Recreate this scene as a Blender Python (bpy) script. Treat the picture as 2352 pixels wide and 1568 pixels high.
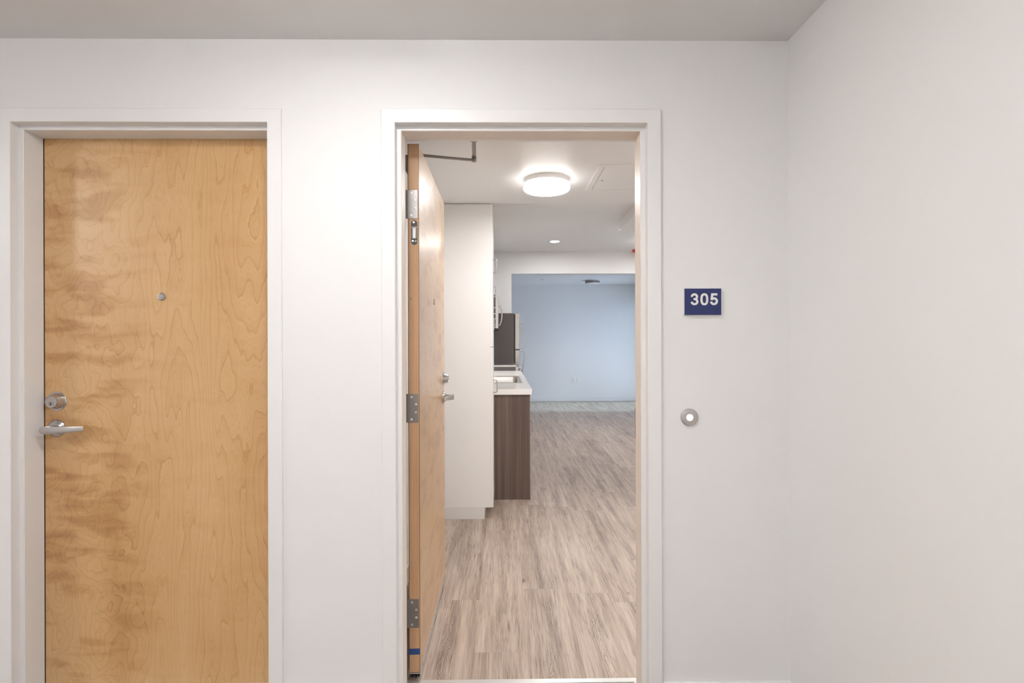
import bpy, bmesh, math, random
from mathutils import Vector, Matrix
random.seed(7)
for o in list(bpy.data.objects):
    bpy.data.objects.remove(o)
S = bpy.context.scene
COL = S.collection
PI = math.pi

# ------------------------------------------------------------------ camera
cam = bpy.data.cameras.new('camera')
cam.sensor_width = 36.0
cam.lens = 1239.57 / 2352 * 36.0
cam.shift_x = 4.9 / 2352
cam.shift_y = -0.7 / 2352
cam.clip_start = 0.02
co = bpy.data.objects.new('camera', cam)
COL.objects.link(co)
co.matrix_world = (Matrix.Translation((0, -1.962, 1.344)) @ Matrix.Rotation(-0.01194, 4, 'Z')
                   @ Matrix.Rotation(PI / 2, 4, 'X') @ Matrix.Rotation(-0.00298, 4, 'Z'))
S.camera = co

# ------------------------------------------------------------------ world (overcast sky outside the far window)
w = bpy.data.worlds.new('sky'); S.world = w
w.use_nodes = True
bg = w.node_tree.nodes['Background']
bg.inputs[0].default_value = (0.68, 0.785, 1.0, 1)
bg.inputs[1].default_value = 6.2

S.view_settings.view_transform = 'Standard'
S.view_settings.look = 'None'
S.view_settings.gamma = 1.0
S.view_settings.use_curve_mapping = False
S.view_settings.exposure = 0.0

# window geometry (far room, right-hand wall)
WX, WY0, WY1, WZ0, WZ1 = 3.25, 8.30, 9.95, 0.06, 2.25
pl = bpy.data.lights.new('window_portal', 'AREA')
pl.shape = 'RECTANGLE'; pl.size = WY1 - WY0; pl.size_y = WZ1 - WZ0
pl.cycles.is_portal = True
po = bpy.data.objects.new('window_portal', pl); COL.objects.link(po)
po.location = (WX + 0.16, (WY0 + WY1) / 2, (WZ0 + WZ1) / 2)
po.rotation_euler = (PI / 2, 0, PI / 2)

sl = bpy.data.lights.new('daylight', 'SUN'); sl.energy = 4.5; sl.angle = math.radians(12); sl.color = (0.62, 0.86, 1.0)
so = bpy.data.objects.new('daylight', sl); COL.objects.link(so)
so.rotation_euler = (0, math.radians(54), 0)      # comes in through the far window, from the right

E_HALL, E_HALL_FILL, E_ENTRY, E_ENTRY_FILL, E_DOWN = 50.0, 104.0, 78.0, 172.0, 290.0

# ------------------------------------------------------------------ material helpers
def new_mat(name):
    m = bpy.data.materials.new(name); m.use_nodes = True
    nt = m.node_tree
    return m, nt, nt.nodes['Principled BSDF']

def N(nt, typ, **kw):
    n = nt.nodes.new(typ)
    for k, v in kw.items():
        setattr(n, k, v)
    return n

def math_n(nt, op, a, b=None, clamp=False):
    n = N(nt, 'ShaderNodeMath', operation=op, use_clamp=clamp)
    for i, v in enumerate((a, b)):
        if v is None: continue
        if isinstance(v, (int, float)): n.inputs[i].default_value = v
        else: nt.links.new(v, n.inputs[i])
    return n.outputs[0]

def ramp(nt, fac, stops):
    n = N(nt, 'ShaderNodeValToRGB')
    el = n.color_ramp.elements
    while len(el) < len(stops): el.new(0.5)
    for e, (p, c) in zip(el, stops):
        e.position = p
        e.color = (c, c, c, 1) if isinstance(c, (int, float)) else (*c, 1)
    nt.links.new(fac, n.inputs[0])
    return n.outputs[0]

def mix(nt, fac, a, b, blend='MIX'):
    n = N(nt, 'ShaderNodeMix', data_type='RGBA', blend_type=blend)
    for sock, v in ((n.inputs[0], fac), (n.inputs[6], a), (n.inputs[7], b)):
        if isinstance(v, (int, float)): sock.default_value = v
        elif isinstance(v, tuple): sock.default_value = (*v, 1)
        else: nt.links.new(v, sock)
    return n.outputs[2]

def noise(nt, vec, scale, detail=3, rough=0.5, dist=0.0):
    n = N(nt, 'ShaderNodeTexNoise')
    n.inputs['Scale'].default_value = scale
    n.inputs['Detail'].default_value = detail
    n.inputs['Roughness'].default_value = rough
    n.inputs['Distortion'].default_value = dist
    nt.links.new(vec, n.inputs['Vector'])
    return n.outputs['Fac']

def mapping(nt, vec, scale=(1, 1, 1), loc=(0, 0, 0)):
    n = N(nt, 'ShaderNodeMapping')
    n.inputs['Scale'].default_value = scale
    n.inputs['Location'].default_value = loc
    nt.links.new(vec, n.inputs['Vector'])
    return n.outputs[0]

def bump(nt, b, h, strength, dist=0.001):
    n = N(nt, 'ShaderNodeBump')
    n.inputs['Strength'].default_value = strength
    n.inputs['Distance'].default_value = dist
    nt.links.new(h, n.inputs['Height'])
    nt.links.new(n.outputs[0], b.inputs['Normal'])

def paint(name, col, rough=0.5, texture=0.15, scale=260):
    m, nt, b = new_mat(name)
    tc = N(nt, 'ShaderNodeTexCoord').outputs['Object']
    n = noise(nt, tc, scale, 2)
    big = noise(nt, tc, 1.7, 2)
    c = mix(nt, math_n(nt, 'MULTIPLY', big, 0.06), col, tuple(x * 0.82 for x in col))
    nt.links.new(c, b.inputs['Base Color'])
    b.inputs['Roughness'].default_value = rough
    if texture: bump(nt, b, n, texture, 0.0006)
    return m

def metal(name, col, rough=0.3, brushed=(1, 1, 1), amt=0.12):
    m, nt, b = new_mat(name)
    tc = N(nt, 'ShaderNodeTexCoord').outputs['Object']
    n = noise(nt, mapping(nt, tc, brushed), 35, 2)
    b.inputs['Metallic'].default_value = 1.0
    nt.links.new(mix(nt, n, col, tuple(x * 0.95 for x in col)), b.inputs['Base Color'])
    r = math_n(nt, 'ADD', math_n(nt, 'MULTIPLY', n, amt), rough - amt / 2)
    nt.links.new(r, b.inputs['Roughness'])
    return m

def plastic(name, col, rough=0.4):
    m, nt, b = new_mat(name)
    tc = N(nt, 'ShaderNodeTexCoord').outputs['Object']
    n = noise(nt, tc, 90, 2)
    nt.links.new(mix(nt, math_n(nt, 'MULTIPLY', n, 0.15), col, tuple(x * 0.8 for x in col)), b.inputs['Base Color'])
    b.inputs['Roughness'].default_value = rough
    return m

def emit(name, col, strength):
    m, nt, b = new_mat(name)
    b.inputs['Base Color'].default_value = (0.9, 0.9, 0.88, 1)
    b.inputs['Emission Color'].default_value = (*col, 1)
    b.inputs['Emission Strength'].default_value = strength
    return m

def birch(name):
    m, nt, b = new_mat(name)
    tc = N(nt, 'ShaderNodeTexCoord').outputs['Object']
    sep = N(nt, 'ShaderNodeSeparateXYZ'); nt.links.new(tc, sep.inputs[0])
    sx, sy, sz = sep.outputs
    x = math_n(nt, 'ADD', sx, sy)          # across the leaf, whichever way it hangs
    def vec(a, c, k=0.0):
        n = N(nt, 'ShaderNodeCombineXYZ')
        for i, v in ((0, a), (2, c)):
            nt.links.new(v, n.inputs[i])
        n.inputs[1].default_value = k
        return n.outputs[0]
    # figured band on the lever side (x small) fading to straighter, taller grain
    figured = ramp(nt, x, [(0.20, 1.0), (0.42, 0.0)])
    wob = noise(nt, vec(math_n(nt, 'MULTIPLY', x, 6.0), math_n(nt, 'MULTIPLY', sz, 11.0), 3.1), 1.0, 3, 0.55)
    h_str = noise(nt, vec(math_n(nt, 'MULTIPLY', x, 5.2), math_n(nt, 'MULTIPLY', sz, 0.75), 1.7), 1.0, 3.0, 0.42)
    h_fig = noise(nt, vec(math_n(nt, 'MULTIPLY', x, 6.5), math_n(nt, 'MULTIPLY', sz, 5.0), 8.3), 1.0, 2.5, 0.4)
    mf = N(nt, 'ShaderNodeMix', data_type='FLOAT')
    nt.links.new(math_n(nt, 'MULTIPLY', figured, 0.75), mf.inputs[0]); nt.links.new(h_str, mf.inputs[2]); nt.links.new(h_fig, mf.inputs[3])
    h = math_n(nt, 'ADD', mf.outputs[0], math_n(nt, 'MULTIPLY', wob, 0.03))
    jag = noise(nt, vec(math_n(nt, 'MULTIPLY', x, 60.0), math_n(nt, 'MULTIPLY', sz, 30.0), 4.0), 1.0, 2)
    h = math_n(nt, 'ADD', h, math_n(nt, 'MULTIPLY', jag, 0.010))
    h = math_n(nt, 'ADD', h, math_n(nt, 'MULTIPLY', x, 0.55))
    fr = math_n(nt, 'FRACT', math_n(nt, 'MULTIPLY', h, 21.0))
    lines = ramp(nt, fr, [(0.0, 0.54), (0.10, 0.51), (0.60, 0.47), (0.85, 0.38), (0.94, 0.12), (1.0, 0.54)])
    fr2 = math_n(nt, 'FRACT', math_n(nt, 'MULTIPLY', h, 96.0))
    fine = ramp(nt, fr2, [(0.0, 0.55), (0.7, 0.5), (0.95, 0.3), (1.0, 0.5)])
    fleck = noise(nt, vec(math_n(nt, 'MULTIPLY', x, 330.0), math_n(nt, 'MULTIPLY', sz, 14.0)), 1.0, 2)
    # quilted horizontal smudges
    q = noise(nt, vec(math_n(nt, 'MULTIPLY', x, 5.5), math_n(nt, 'MULTIPLY', sz, 17.0), 5.5), 1.0, 2.5, 0.5, 0.4)
    qmask = ramp(nt, x, [(0.16, 1.0), (0.46, 0.16)])
    quilt = math_n(nt, 'MULTIPLY', ramp(nt, q, [(0.47, 0.0), (0.66, 1.0)]), qmask)
    # long brown mineral streak, about a third across, lower half
    sw = noise(nt, vec(math_n(nt, 'MULTIPLY', x, 0.0), math_n(nt, 'MULTIPLY', sz, 3.0), 2.2), 1.0, 2)
    sxw = math_n(nt, 'ADD', x, math_n(nt, 'MULTIPLY', math_n(nt, 'SUBTRACT', sw, 0.5), 0.09))
    d = math_n(nt, 'ABSOLUTE', math_n(nt, 'SUBTRACT', sxw, 0.275))
    streak = math_n(nt, 'MULTIPLY', ramp(nt, d, [(0.0, 1.0), (0.055, 0.0)]), ramp(nt, math_n(nt, 'MULTIPLY', sz, 0.45), [(0.33, 1.0), (0.66, 0.1)]))
    broad = noise(nt, vec(math_n(nt, 'MULTIPLY', x, 3.0), math_n(nt, 'MULTIPLY', sz, 0.9), 9.1), 1.0, 2)
    tone = math_n(nt, 'ADD', math_n(nt, 'MULTIPLY', lines, 0.40), math_n(nt, 'MULTIPLY', fine, 0.30))
    tone = math_n(nt, 'ADD', tone, math_n(nt, 'MULTIPLY', fleck, 0.16))
    tone = math_n(nt, 'ADD', tone, math_n(nt, 'MULTIPLY', broad, 0.42))
    tone = math_n(nt, 'SUBTRACT', tone, math_n(nt, 'MULTIPLY', quilt, 0.24))
    tone = math_n(nt, 'SUBTRACT', tone, math_n(nt, 'MULTIPLY', streak, 0.10))
    c = ramp(nt, tone, [(0.10, (0.29, 0.122, 0.032)), (0.36, (0.455, 0.232, 0.074)), (0.55, (0.585, 0.340, 0.135)), (0.74, (0.70, 0.452, 0.218))])
    nt.links.new(c, b.inputs['Base Color'])
    b.inputs['Roughness'].default_value = 0.36
    b.inputs['Coat Weight'].default_value = 1.0
    b.inputs['Coat Roughness'].default_value = 0.30
    bump(nt, b, fleck, 0.05, 0.0004)
    return m

def plank_mat(name):
    m, nt, b = new_mat(name)
    tc = N(nt, 'ShaderNodeTexCoord').outputs['Object']
    oi = N(nt, 'ShaderNodeObjectInfo')
    off = N(nt, 'ShaderNodeCombineXYZ')
    r = oi.outputs['Random']
    nt.links.new(math_n(nt, 'MULTIPLY', r, 37.0), off.inputs[0])
    nt.links.new(math_n(nt, 'MULTIPLY', r, 91.0), off.inputs[1])
    va = N(nt, 'ShaderNodeVectorMath', operation='ADD')
    nt.links.new(tc, va.inputs[0]); nt.links.new(off.outputs[0], va.inputs[1])
    v = va.outputs[0]
    sep = N(nt, 'ShaderNodeSeparateXYZ'); nt.links.new(tc, sep.inputs[0])
    lx = sep.outputs[0]
    # cathedral figure near the middle of each board, straight grain at its sides
    wob = noise(nt, mapping(nt, v, (0.5, 1.6, 1)), 1.0, 2)
    h1 = noise(nt, mapping(nt, v, (9.5, 1.15, 1)), 1.0, 2.2, 0.42)
    h = math_n(nt, 'ADD', h1, math_n(nt, 'MULTIPLY', noise(nt, mapping(nt, v, (40, 9, 1)), 1.0, 2), 0.03))
    fr = math_n(nt, 'FRACT', math_n(nt, 'MULTIPLY', h, 21.0))
    ly = math_n(nt, 'ADD', sep.outputs[1], math_n(nt, 'MULTIPLY', r, 91.0))
    lv = N(nt, 'ShaderNodeCombineXYZ'); nt.links.new(ly, lv.inputs[1])
    flow = noise(nt, mapping(nt, lv.outputs[0], (1, 1.5, 1)), 1.0, 1)
    dc = math_n(nt, 'ABSOLUTE', math_n(nt, 'ADD', lx, math_n(nt, 'MULTIPLY', math_n(nt, 'SUBTRACT', wob, 0.5), 0.14)))
    dcw = math_n(nt, 'MULTIPLY', dc, ramp(nt, noise(nt, mapping(nt, v, (3, 3.5, 1)), 1.0, 2), [(0.35, 1.0), (0.62, 0.42)]))
    cath = ramp(nt, dcw, [(0.008, 1.0), (0.024, 0.0)])
    ph = math_n(nt, 'ADD', math_n(nt, 'MULTIPLY', flow, 46.0), math_n(nt, 'MULTIPLY', dc, 85.0))
    ph = math_n(nt, 'ADD', ph, math_n(nt, 'MULTIPLY', noise(nt, mapping(nt, v, (22, 7, 1)), 1.0, 4, 0.6), 4.2))
    chev = ramp(nt, math_n(nt, 'FRACT', ph), [(0.0, 0.15), (0.2, 0.75), (0.8, 0.95), (1.0, 0.05)])
    rings0 = ramp(nt, fr, [(0.0, 0.25), (0.25, 0.8), (0.75, 0.85), (1.0, 0.2)])
    rings = mix(nt, cath, rings0, chev)
    patch = ramp(nt, noise(nt, mapping(nt, v, (2.0, 1.3, 1)), 1.0, 2), [(0.40, 0.15), (0.60, 1.0)])
    ringamt = math_n(nt, 'MULTIPLY', math_n(nt, 'ADD', math_n(nt, 'MULTIPLY', cath, 0.70), 0.16), patch)
    fine = noise(nt, mapping(nt, v, (170, 4.5, 1)), 1.0, 3, 0.6)
    mid = noise(nt, mapping(nt, v, (24, 1.1, 1)), 1.0, 3, 0.55)
    knot = ramp(nt, noise(nt, mapping(nt, v, (11, 4.0, 1)), 1.0, 1, 0.3), [(0.17, 1.0), (0.215, 0.0)])
    tone = math_n(nt, 'ADD', math_n(nt, 'MULTIPLY', fine, 0.52), math_n(nt, 'MULTIPLY', mid, 0.64))
    tone = math_n(nt, 'SUBTRACT', tone, math_n(nt, 'MULTIPLY', math_n(nt, 'SUBTRACT', 1.0, rings), math_n(nt, 'MULTIPLY', ringamt, 0.40)))
    pore = ramp(nt, noise(nt, mapping(nt, v, (230, 6.0, 1)), 1.0, 2, 0.5), [(0.55, 0.0), (0.68, 1.0)])
    pmask = ramp(nt, noise(nt, mapping(nt, v, (14, 0.9, 1)), 1.0, 2), [(0.40, 0.15), (0.62, 1.0)])
    tone = math_n(nt, 'SUBTRACT', tone, math_n(nt, 'MULTIPLY', math_n(nt, 'MULTIPLY', pore, pmask), 0.26))
    tone = math_n(nt, 'SUBTRACT', tone, math_n(nt, 'MULTIPLY', knot, 0.35))
    tone = math_n(nt, 'ADD', tone, math_n(nt, 'MULTIPLY', math_n(nt, 'SUBTRACT', r, 0.5), 0.08))
    c = ramp(nt, tone, [(0.16, (0.095, 0.070, 0.056)), (0.40, (0.255, 0.192, 0.152)), (0.57, (0.41, 0.322, 0.262)), (0.75, (0.555, 0.463, 0.388))])
    nt.links.new(c, b.inputs['Base Color'])
    b.inputs['Roughness'].default_value = 0.42
    bump(nt, b, fine, 0.08, 0.0005)
    return m

def dark_wood(name):
    m, nt, b = new_mat(name)
    tc = N(nt, 'ShaderNodeTexCoord').outputs['Object']
    a = noise(nt, mapping(nt, tc, (95, 95, 1.2)), 1.0, 3, 0.6)
    c2 = noise(nt, mapping(nt, tc, (26, 26, 0.5)), 1.0, 2)
    t = math_n(nt, 'ADD', math_n(nt, 'MULTIPLY', a, 0.5), math_n(nt, 'MULTIPLY', c2, 0.5))
    light = ramp(nt, noise(nt, mapping(nt, tc, (150, 150, 0.15)), 1.0, 1), [(0.70, 0.0), (0.78, 1.0)])
    c = ramp(nt, t, [(0.30, (0.060, 0.038, 0.030)), (0.50, (0.120, 0.080, 0.064)), (0.72, (0.20, 0.145, 0.115))])
    c = mix(nt, math_n(nt, 'MULTIPLY', light, 0.35), c, (0.30, 0.25, 0.20))
    nt.links.new(c, b.inputs['Base Color'])
    b.inputs['Roughness'].default_value = 0.45
    return m

def edge_wood(name):
    m, nt, b = new_mat(name)
    tc = N(nt, 'ShaderNodeTexCoord').outputs['Object']
    a = noise(nt, mapping(nt, tc, (140, 140, 2.0)), 1.0, 3)
    sp = ramp(nt, noise(nt, mapping(nt, tc, (60, 60, 22)), 1.0, 1), [(0.19, 1.0), (0.23, 0.0)])
    c = ramp(nt, a, [(0.3, (0.44, 0.25, 0.125)), (0.7, (0.54, 0.325, 0.175))])
    c = mix(nt, math_n(nt, 'MULTIPLY', sp, 0.8), c, (0.15, 0.06, 0.03))
    nt.links.new(c, b.inputs['Base Color'])
    b.inputs['Roughness'].default_value = 0.5
    return m

def carpet(name):
    m, nt, b = new_mat(name)
    tc = N(nt, 'ShaderNodeTexCoord').outputs['Object']
    a = noise(nt, tc, 380, 3)
    nt.links.new(ramp(nt, a, [(0.3, (0.29, 0.245, 0.215)), (0.7, (0.45, 0.395, 0.355))]), b.inputs['Base Color'])
    b.inputs['Roughness'].default_value = 0.95
    bump(nt, b, a, 0.6, 0.004)
    return m

def glass_mat(name):
    m, nt, b = new_mat(name)
    out = nt.nodes['Material Output']
    tr = N(nt, 'ShaderNodeBsdfTransparent'); tr.inputs[0].default_value = (0.93, 0.97, 0.97, 1)
    gl = N(nt, 'ShaderNodeBsdfGlossy'); gl.inputs['Roughness'].default_value = 0.02
    fr = N(nt, 'ShaderNodeFresnel'); fr.inputs[0].default_value = 1.45
    mx = N(nt, 'ShaderNodeMixShader')
    nt.links.new(fr.outputs[0], mx.inputs[0]); nt.links.new(tr.outputs[0], mx.inputs[1]); nt.links.new(gl.outputs[0], mx.inputs[2])
    nt.links.new(mx.outputs[0], out.inputs[0])
    return m

M = dict(
    wall=paint('wall_paint', (0.84, 0.832, 0.828), 0.75, 0.12),
    ceil=paint('ceiling_paint', (0.79, 0.775, 0.765), 0.75, 0.12),
    aptceil=paint('apartment_ceiling_paint', (0.87, 0.86, 0.85), 0.42, 0.06),
    farwall=paint('far_room_paint', (0.78, 0.79, 0.80), 0.6, 0.05),
    trim=paint('trim_enamel', (0.85, 0.84, 0.835), 0.36, 0.0),
    birch=birch('birch_veneer'), edge=edge_wood('door_edge_wood'),
    dark=plastic('dark_reveal', (0.035, 0.015, 0.010), 0.6),
    nickel=metal('satin_nickel', (0.56, 0.54, 0.53), 0.24, (1, 1, 1), 0.02),
    steel=metal('brushed_steel', (0.50, 0.475, 0.455), 0.28, (1, 1, 1), 0.03),
    hinge=metal('hinge_steel', (0.27, 0.25, 0.243), 0.40),
    alu=metal('aluminium', (0.70, 0.69, 0.67), 0.33),
    screw=metal('screw_steel', (0.80, 0.79, 0.77), 0.25),
    black=plastic('black_plastic', (0.02, 0.019, 0.018), 0.35),
    plank=plank_mat('vinyl_plank'), sub=plastic('subfloor', (0.10, 0.075, 0.06), 0.9),
    carpet=carpet('hall_carpet'),
    cab=paint('cabinet_laminate', (0.80, 0.77, 0.74), 0.35, 0.0),
    toe=paint('toe_kick_laminate', (0.72, 0.69, 0.66), 0.5, 0.0),
    dwood=dark_wood('dark_wood_laminate'),
    quartz=plastic('white_quartz', (0.84, 0.82, 0.79), 0.18),
    charcoal=plastic('charcoal_enamel', (0.115, 0.10, 0.095), 0.45),
    blue=plastic('sign_blue', (0.014, 0.026, 0.125), 0.5),
    numeral=plastic('numeral_white', (0.86, 0.84, 0.81), 0.5),
    white=plastic('white_plastic', (0.82, 0.80, 0.77), 0.4),
    tape=plastic('blue_tape', (0.012, 0.052, 0.19), 0.6),
    red=plastic('alarm_red', (0.62, 0.06, 0.04), 0.4),
    glass=glass_mat('window_glass'),
    lamp_hall=emit('hall_diffuser', (1.0, 0.99, 0.985), E_HALL),
    lamp_hall_fill=emit('hall_fill_diffuser', (1.0, 0.99, 0.985), E_HALL_FILL),
    lamp_entry_fill=emit('entry_fill_diffuser', (1.0, 0.99, 0.98), E_ENTRY_FILL),
    lamp_entry=emit('entry_diffuser', (1.0, 0.99, 0.98), E_ENTRY),
    lamp_down=emit('downlight_lens', (1.0, 0.985, 0.97), E_DOWN),
    lamp_strip_fill=emit('fill_strip_lens', (1.0, 0.985, 0.97), 14.0),
    bell=emit('bell_lens', (1.0, 0.86, 0.66), 1.1),
    lamp_edge=emit('diffuser_edge', (1.0, 0.985, 0.97), 8.0),
    seal=paint('beige_smoke_seal', (0.83, 0.75, 0.675), 0.45, 0.0),
    frost=plastic('frosted_acrylic', (0.75, 0.76, 0.78), 0.5),
)

# ------------------------------------------------------------------ geometry helpers (world coordinates in, objects out)
ORG = {}
def bx(bm, x0, x1, y0, y1, z0, z1):
    v = [bm.verts.new(p) for p in ((x0,y0,z0),(x1,y0,z0),(x1,y1,z0),(x0,y1,z0),(x0,y0,z1),(x1,y0,z1),(x1,y1,z1),(x0,y1,z1))]
    for f in ((3,2,1,0),(4,5,6,7),(0,1,5,4),(1,2,6,5),(2,3,7,6),(3,0,4,7)):
        bm.faces.new([v[i] for i in f])
    return bm

def box(*a):
    return bx(bmesh.new(), *a)

def frame_of(axis):
    a = Vector(axis).normalized()
    u = a.cross(Vector((0, 0, 1)))
    if u.length < 1e-4: u = Vector((1, 0, 0))
    u.normalize()
    return a, u, a.cross(u).normalized()

def lathe(bm, base, axis, prof, seg=40):
    """prof: (radius, height along axis) pairs; caps where radius is 0 or at the ends"""
    a, u, v = frame_of(axis); base = Vector(base)
    rings = []
    for r, h in prof:
        if r < 1e-6:
            rings.append([bm.verts.new(base + a * h)])
        else:
            rings.append([bm.verts.new(base + a * h + (u * math.cos(t) + v * math.sin(t)) * r) for t in (2 * PI * i / seg for i in range(seg))])
    for A, B in zip(rings, rings[1:]):
        for i in range(seg):
            j = (i + 1) % seg
            if len(A) == 1 and len(B) == 1: continue
            if len(A) == 1: bm.faces.new((A[0], B[j], B[i]))
            elif len(B) == 1: bm.faces.new((A[i], A[j], B[0]))
            else: bm.faces.new((A[i], A[j], B[j], B[i]))
    for R in (rings[0], rings[-1]):
        if len(R) > 1: bm.faces.new(R)
    bmesh.ops.recalc_face_normals(bm, faces=bm.faces)
    return bm

def sweep(bm, path, sizes, up=(0, 0, 1), seg=None):
    """sweep a rounded-rectangle (w across, h along up) or round section (seg) along a path"""
    up = Vector(up); pts = [Vector(p) for p in path]; rings = []
    for i, p in enumerate(pts):
        t = (pts[min(i + 1, len(pts) - 1)] - pts[max(i - 1, 0)]).normalized()
        s = t.cross(up).normalized(); n = s.cross(t).normalized()
        wd, ht = sizes[i] if isinstance(sizes, list) else sizes
        ring = []
        k = seg or 16
        for j in range(k):
            a = 2 * PI * j / k
            c, d = math.cos(a), math.sin(a)
            if seg is None:      # superellipse -> soft rectangle
                e = 0.32
                c = math.copysign(abs(c) ** e, c); d = math.copysign(abs(d) ** e, d)
            ring.append(bm.verts.new(p + s * c * wd / 2 + n * d * ht / 2))
        rings.append(ring)
    for A, B in zip(rings, rings[1:]):
        for j in range(len(A)):
            bm.faces.new((A[j], A[(j + 1) % len(A)], B[(j + 1) % len(A)], B[j]))
    bm.faces.new(rings[0]); bm.faces.new(rings[-1])
    bmesh.ops.recalc_face_normals(bm, faces=bm.faces)
    return bm

def link(o, parent, org):
    COL.objects.link(o)
    ORG[o.name] = Vector(org)
    if parent is not None:
        o.parent = parent
        o.location = Vector(org) - ORG[parent.name]
    else:
        o.location = org
    return o

def empty(name, org):
    o = bpy.data.objects.new(name, None); o.empty_display_size = 0.1
    return link(o, None, org)

def obj(name, bm, mat, parent=None, bevel=0.0, smooth=False, org=None, seg=2):
    bmesh.ops.recalc_face_normals(bm, faces=bm.faces)
    vs = [v.co for v in bm.verts]
    if org is None:
        lo = [min(v[i] for v in vs) for i in range(3)]; hi = [max(v[i] for v in vs) for i in range(3)]
        org = ((lo[0] + hi[0]) / 2, (lo[1] + hi[1]) / 2, lo[2])
    for v in bm.verts: v.co -= Vector(org)
    me = bpy.data.meshes.new(name); bm.to_mesh(me); bm.free()
    for m in (mat if isinstance(mat, (list, tuple)) else [mat]):
        me.materials.append(M[m] if isinstance(m, str) else m)
    if smooth or bevel:
        for p in me.polygons: p.use_smooth = True
    o = bpy.data.objects.new(name, me)
    link(o, parent, org)
    if bevel:
        b = o.modifiers.new('bevel', 'BEVEL'); b.width = bevel; b.segments = seg; b.limit_method = 'ANGLE'; b.angle_limit = math.radians(40)
        b.harden_normals = True
    if smooth and not bevel:
        me.set_sharp_from_angle(angle=math.radians(35))
    return o

def tag(o, label, cat=None, group=None, kind=None):
    o['label'] = label
    if cat: o['category'] = cat
    if group: o['group'] = group
    if kind: o['kind'] = kind
    return o

def struct(o, label, cat):
    return tag(o, label, cat, kind='structure')

def arc(c, r, a0, a1, n, f):
    return [f(c[0] + r * math.cos(a0 + (a1 - a0) * i / n), c[1] + r * math.sin(a0 + (a1 - a0) * i / n)) for i in range(n + 1)]

# ------------------------------------------------------------------ key dimensions (metres; Y runs into the apartment, hall wall face at Y = 0)
F = -0.012                # face of the steel door frames
W = 0.914; HT = 2.134     # rabbet opening
X1, X2 = -1.7622, -0.3897 # left rabbet edges of the closed and the open doorway
XR = 1.0426               # right-hand wall of the hall alcove
HC = 2.438                # hall ceiling
T = 0.158                 # hall wall thickness
EL, KL = -0.545, -0.42    # entry and kitchen left wall faces
EC, SC, KC, FC = 2.3861, 2.60, 2.8366, 2.5972   # entry / soffit / kitchen / far room ceiling heights
YP, YA, YH, YH2, YW = 2.1217, 3.9745, 7.0115, 7.13, 10.0722
KR, FR = 2.60, WX         # kitchen and far room right wall faces

# ------------------------------------------------------------------ hall shell
bm = bmesh.new()
g = 0.03
bx(bm, -4.2, X1 - g, 0, T, 0, 2.95)
bx(bm, X1 + W + g, X2 - g, 0, T, 0, 2.95)
bx(bm, X2 + W + g, 2.75, 0, T, 0, 2.95)
bx(bm, X1 - g, X1 + W + g, 0, T, HT + g, 2.95)
bx(bm, X2 - g, X2 + W + g, 0, T, HT + g, 2.95)
struct(obj('wall_front', bm, 'wall'), 'white painted hall wall around the two doorways', 'wall')
struct(obj('wall_right', box(XR, XR + 0.15, -3.6, 0, 0, HC), 'wall'), 'plain off-white wall closing the hall on the right', 'wall')
struct(obj('wall_left', box(-4.35, -4.2, -3.6, 0, 0, HC), 'wall'), 'plain hall end wall outside the picture on the left', 'wall')
struct(obj('wall_back', box(-4.35, XR + 0.15, -3.75, -3.6, 0, HC), 'wall'), 'plain hall wall behind the viewer', 'wall')
struct(obj('ceiling', box(-4.35, XR + 0.15, -3.75, 0, HC, HC + 0.12), 'ceil'), 'taupe-shaded flat ceiling of the hall', 'ceiling')
struct(obj('floor', box(-4.35, XR + 0.15, -3.75, 0.02, -0.1, 0), 'carpet'), 'brown carpeted floor of the hall', 'floor')
for name, (a, c) in dict(baseboard_left=(-4.2, X1 - 0.0515), baseboard_centre=(X1 + W + 0.0515, X2 - 0.0515), baseboard_right=(X2 + W + 0.0515, XR)).items():
    struct(obj(name, box(a, c, -0.011, 0, 0, 0.103), 'trim', bevel=0.003),
           {'baseboard_left': 'white baseboard left of the closed wooden door', 'baseboard_centre': 'white baseboard between the two doorways',
            'baseboard_right': 'white baseboard below the blue number sign'}[name], 'baseboard')
struct(obj('baseboard_side', box(XR - 0.011, XR, -3.6, -0.011, 0, 0.103), 'trim', bevel=0.003), 'white baseboard along the right hall wall', 'baseboard')

# ------------------------------------------------------------------ steel door frames, double-rabbet profile swept round each opening
def door_frame(name, x0, label):
    # (t outward from the rabbet edge, y)
    prof = [(0.050, 0.0), (0.0505, F + 0.003), (0.0475, F), (0.0015, F), (0.0, F + 0.0015), (0.0, 0.024), (-0.0145, 0.024), (-0.016, 0.0255),
            (-0.016, 0.1095), (-0.0145, 0.111), (0.0, 0.111), (0.0, 0.172), (0.050, 0.172), (0.050, T), (0.029, T), (0.029, 0.0)]
    bm = bmesh.new(); rings = []
    for (sx, sz, bx0, bz0) in ((-1, 0, x0, 0.0), (-1, 1, x0, HT), (1, 1, x0 + W, HT), (1, 0, x0 + W, 0.0)):
        rings.append([bm.verts.new((bx0 + sx * t, y, bz0 + sz * t)) for t, y in prof])
    for A, B in zip(rings, rings[1:]):
        for i in range(len(prof)):
            j = (i + 1) % len(prof)
            bm.faces.new((A[i], A[j], B[j], B[i]))
    bm.faces.new(rings[0]); bm.faces.new(rings[-1])
    o = obj(name, bm, 'trim')
    return struct(o, label, 'door frame')
tr1 = door_frame('trim_1', X1, 'white steel frame around the closed birch door')
tr2 = door_frame('trim_2', X2, 'white steel frame around the open doorway')
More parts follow.
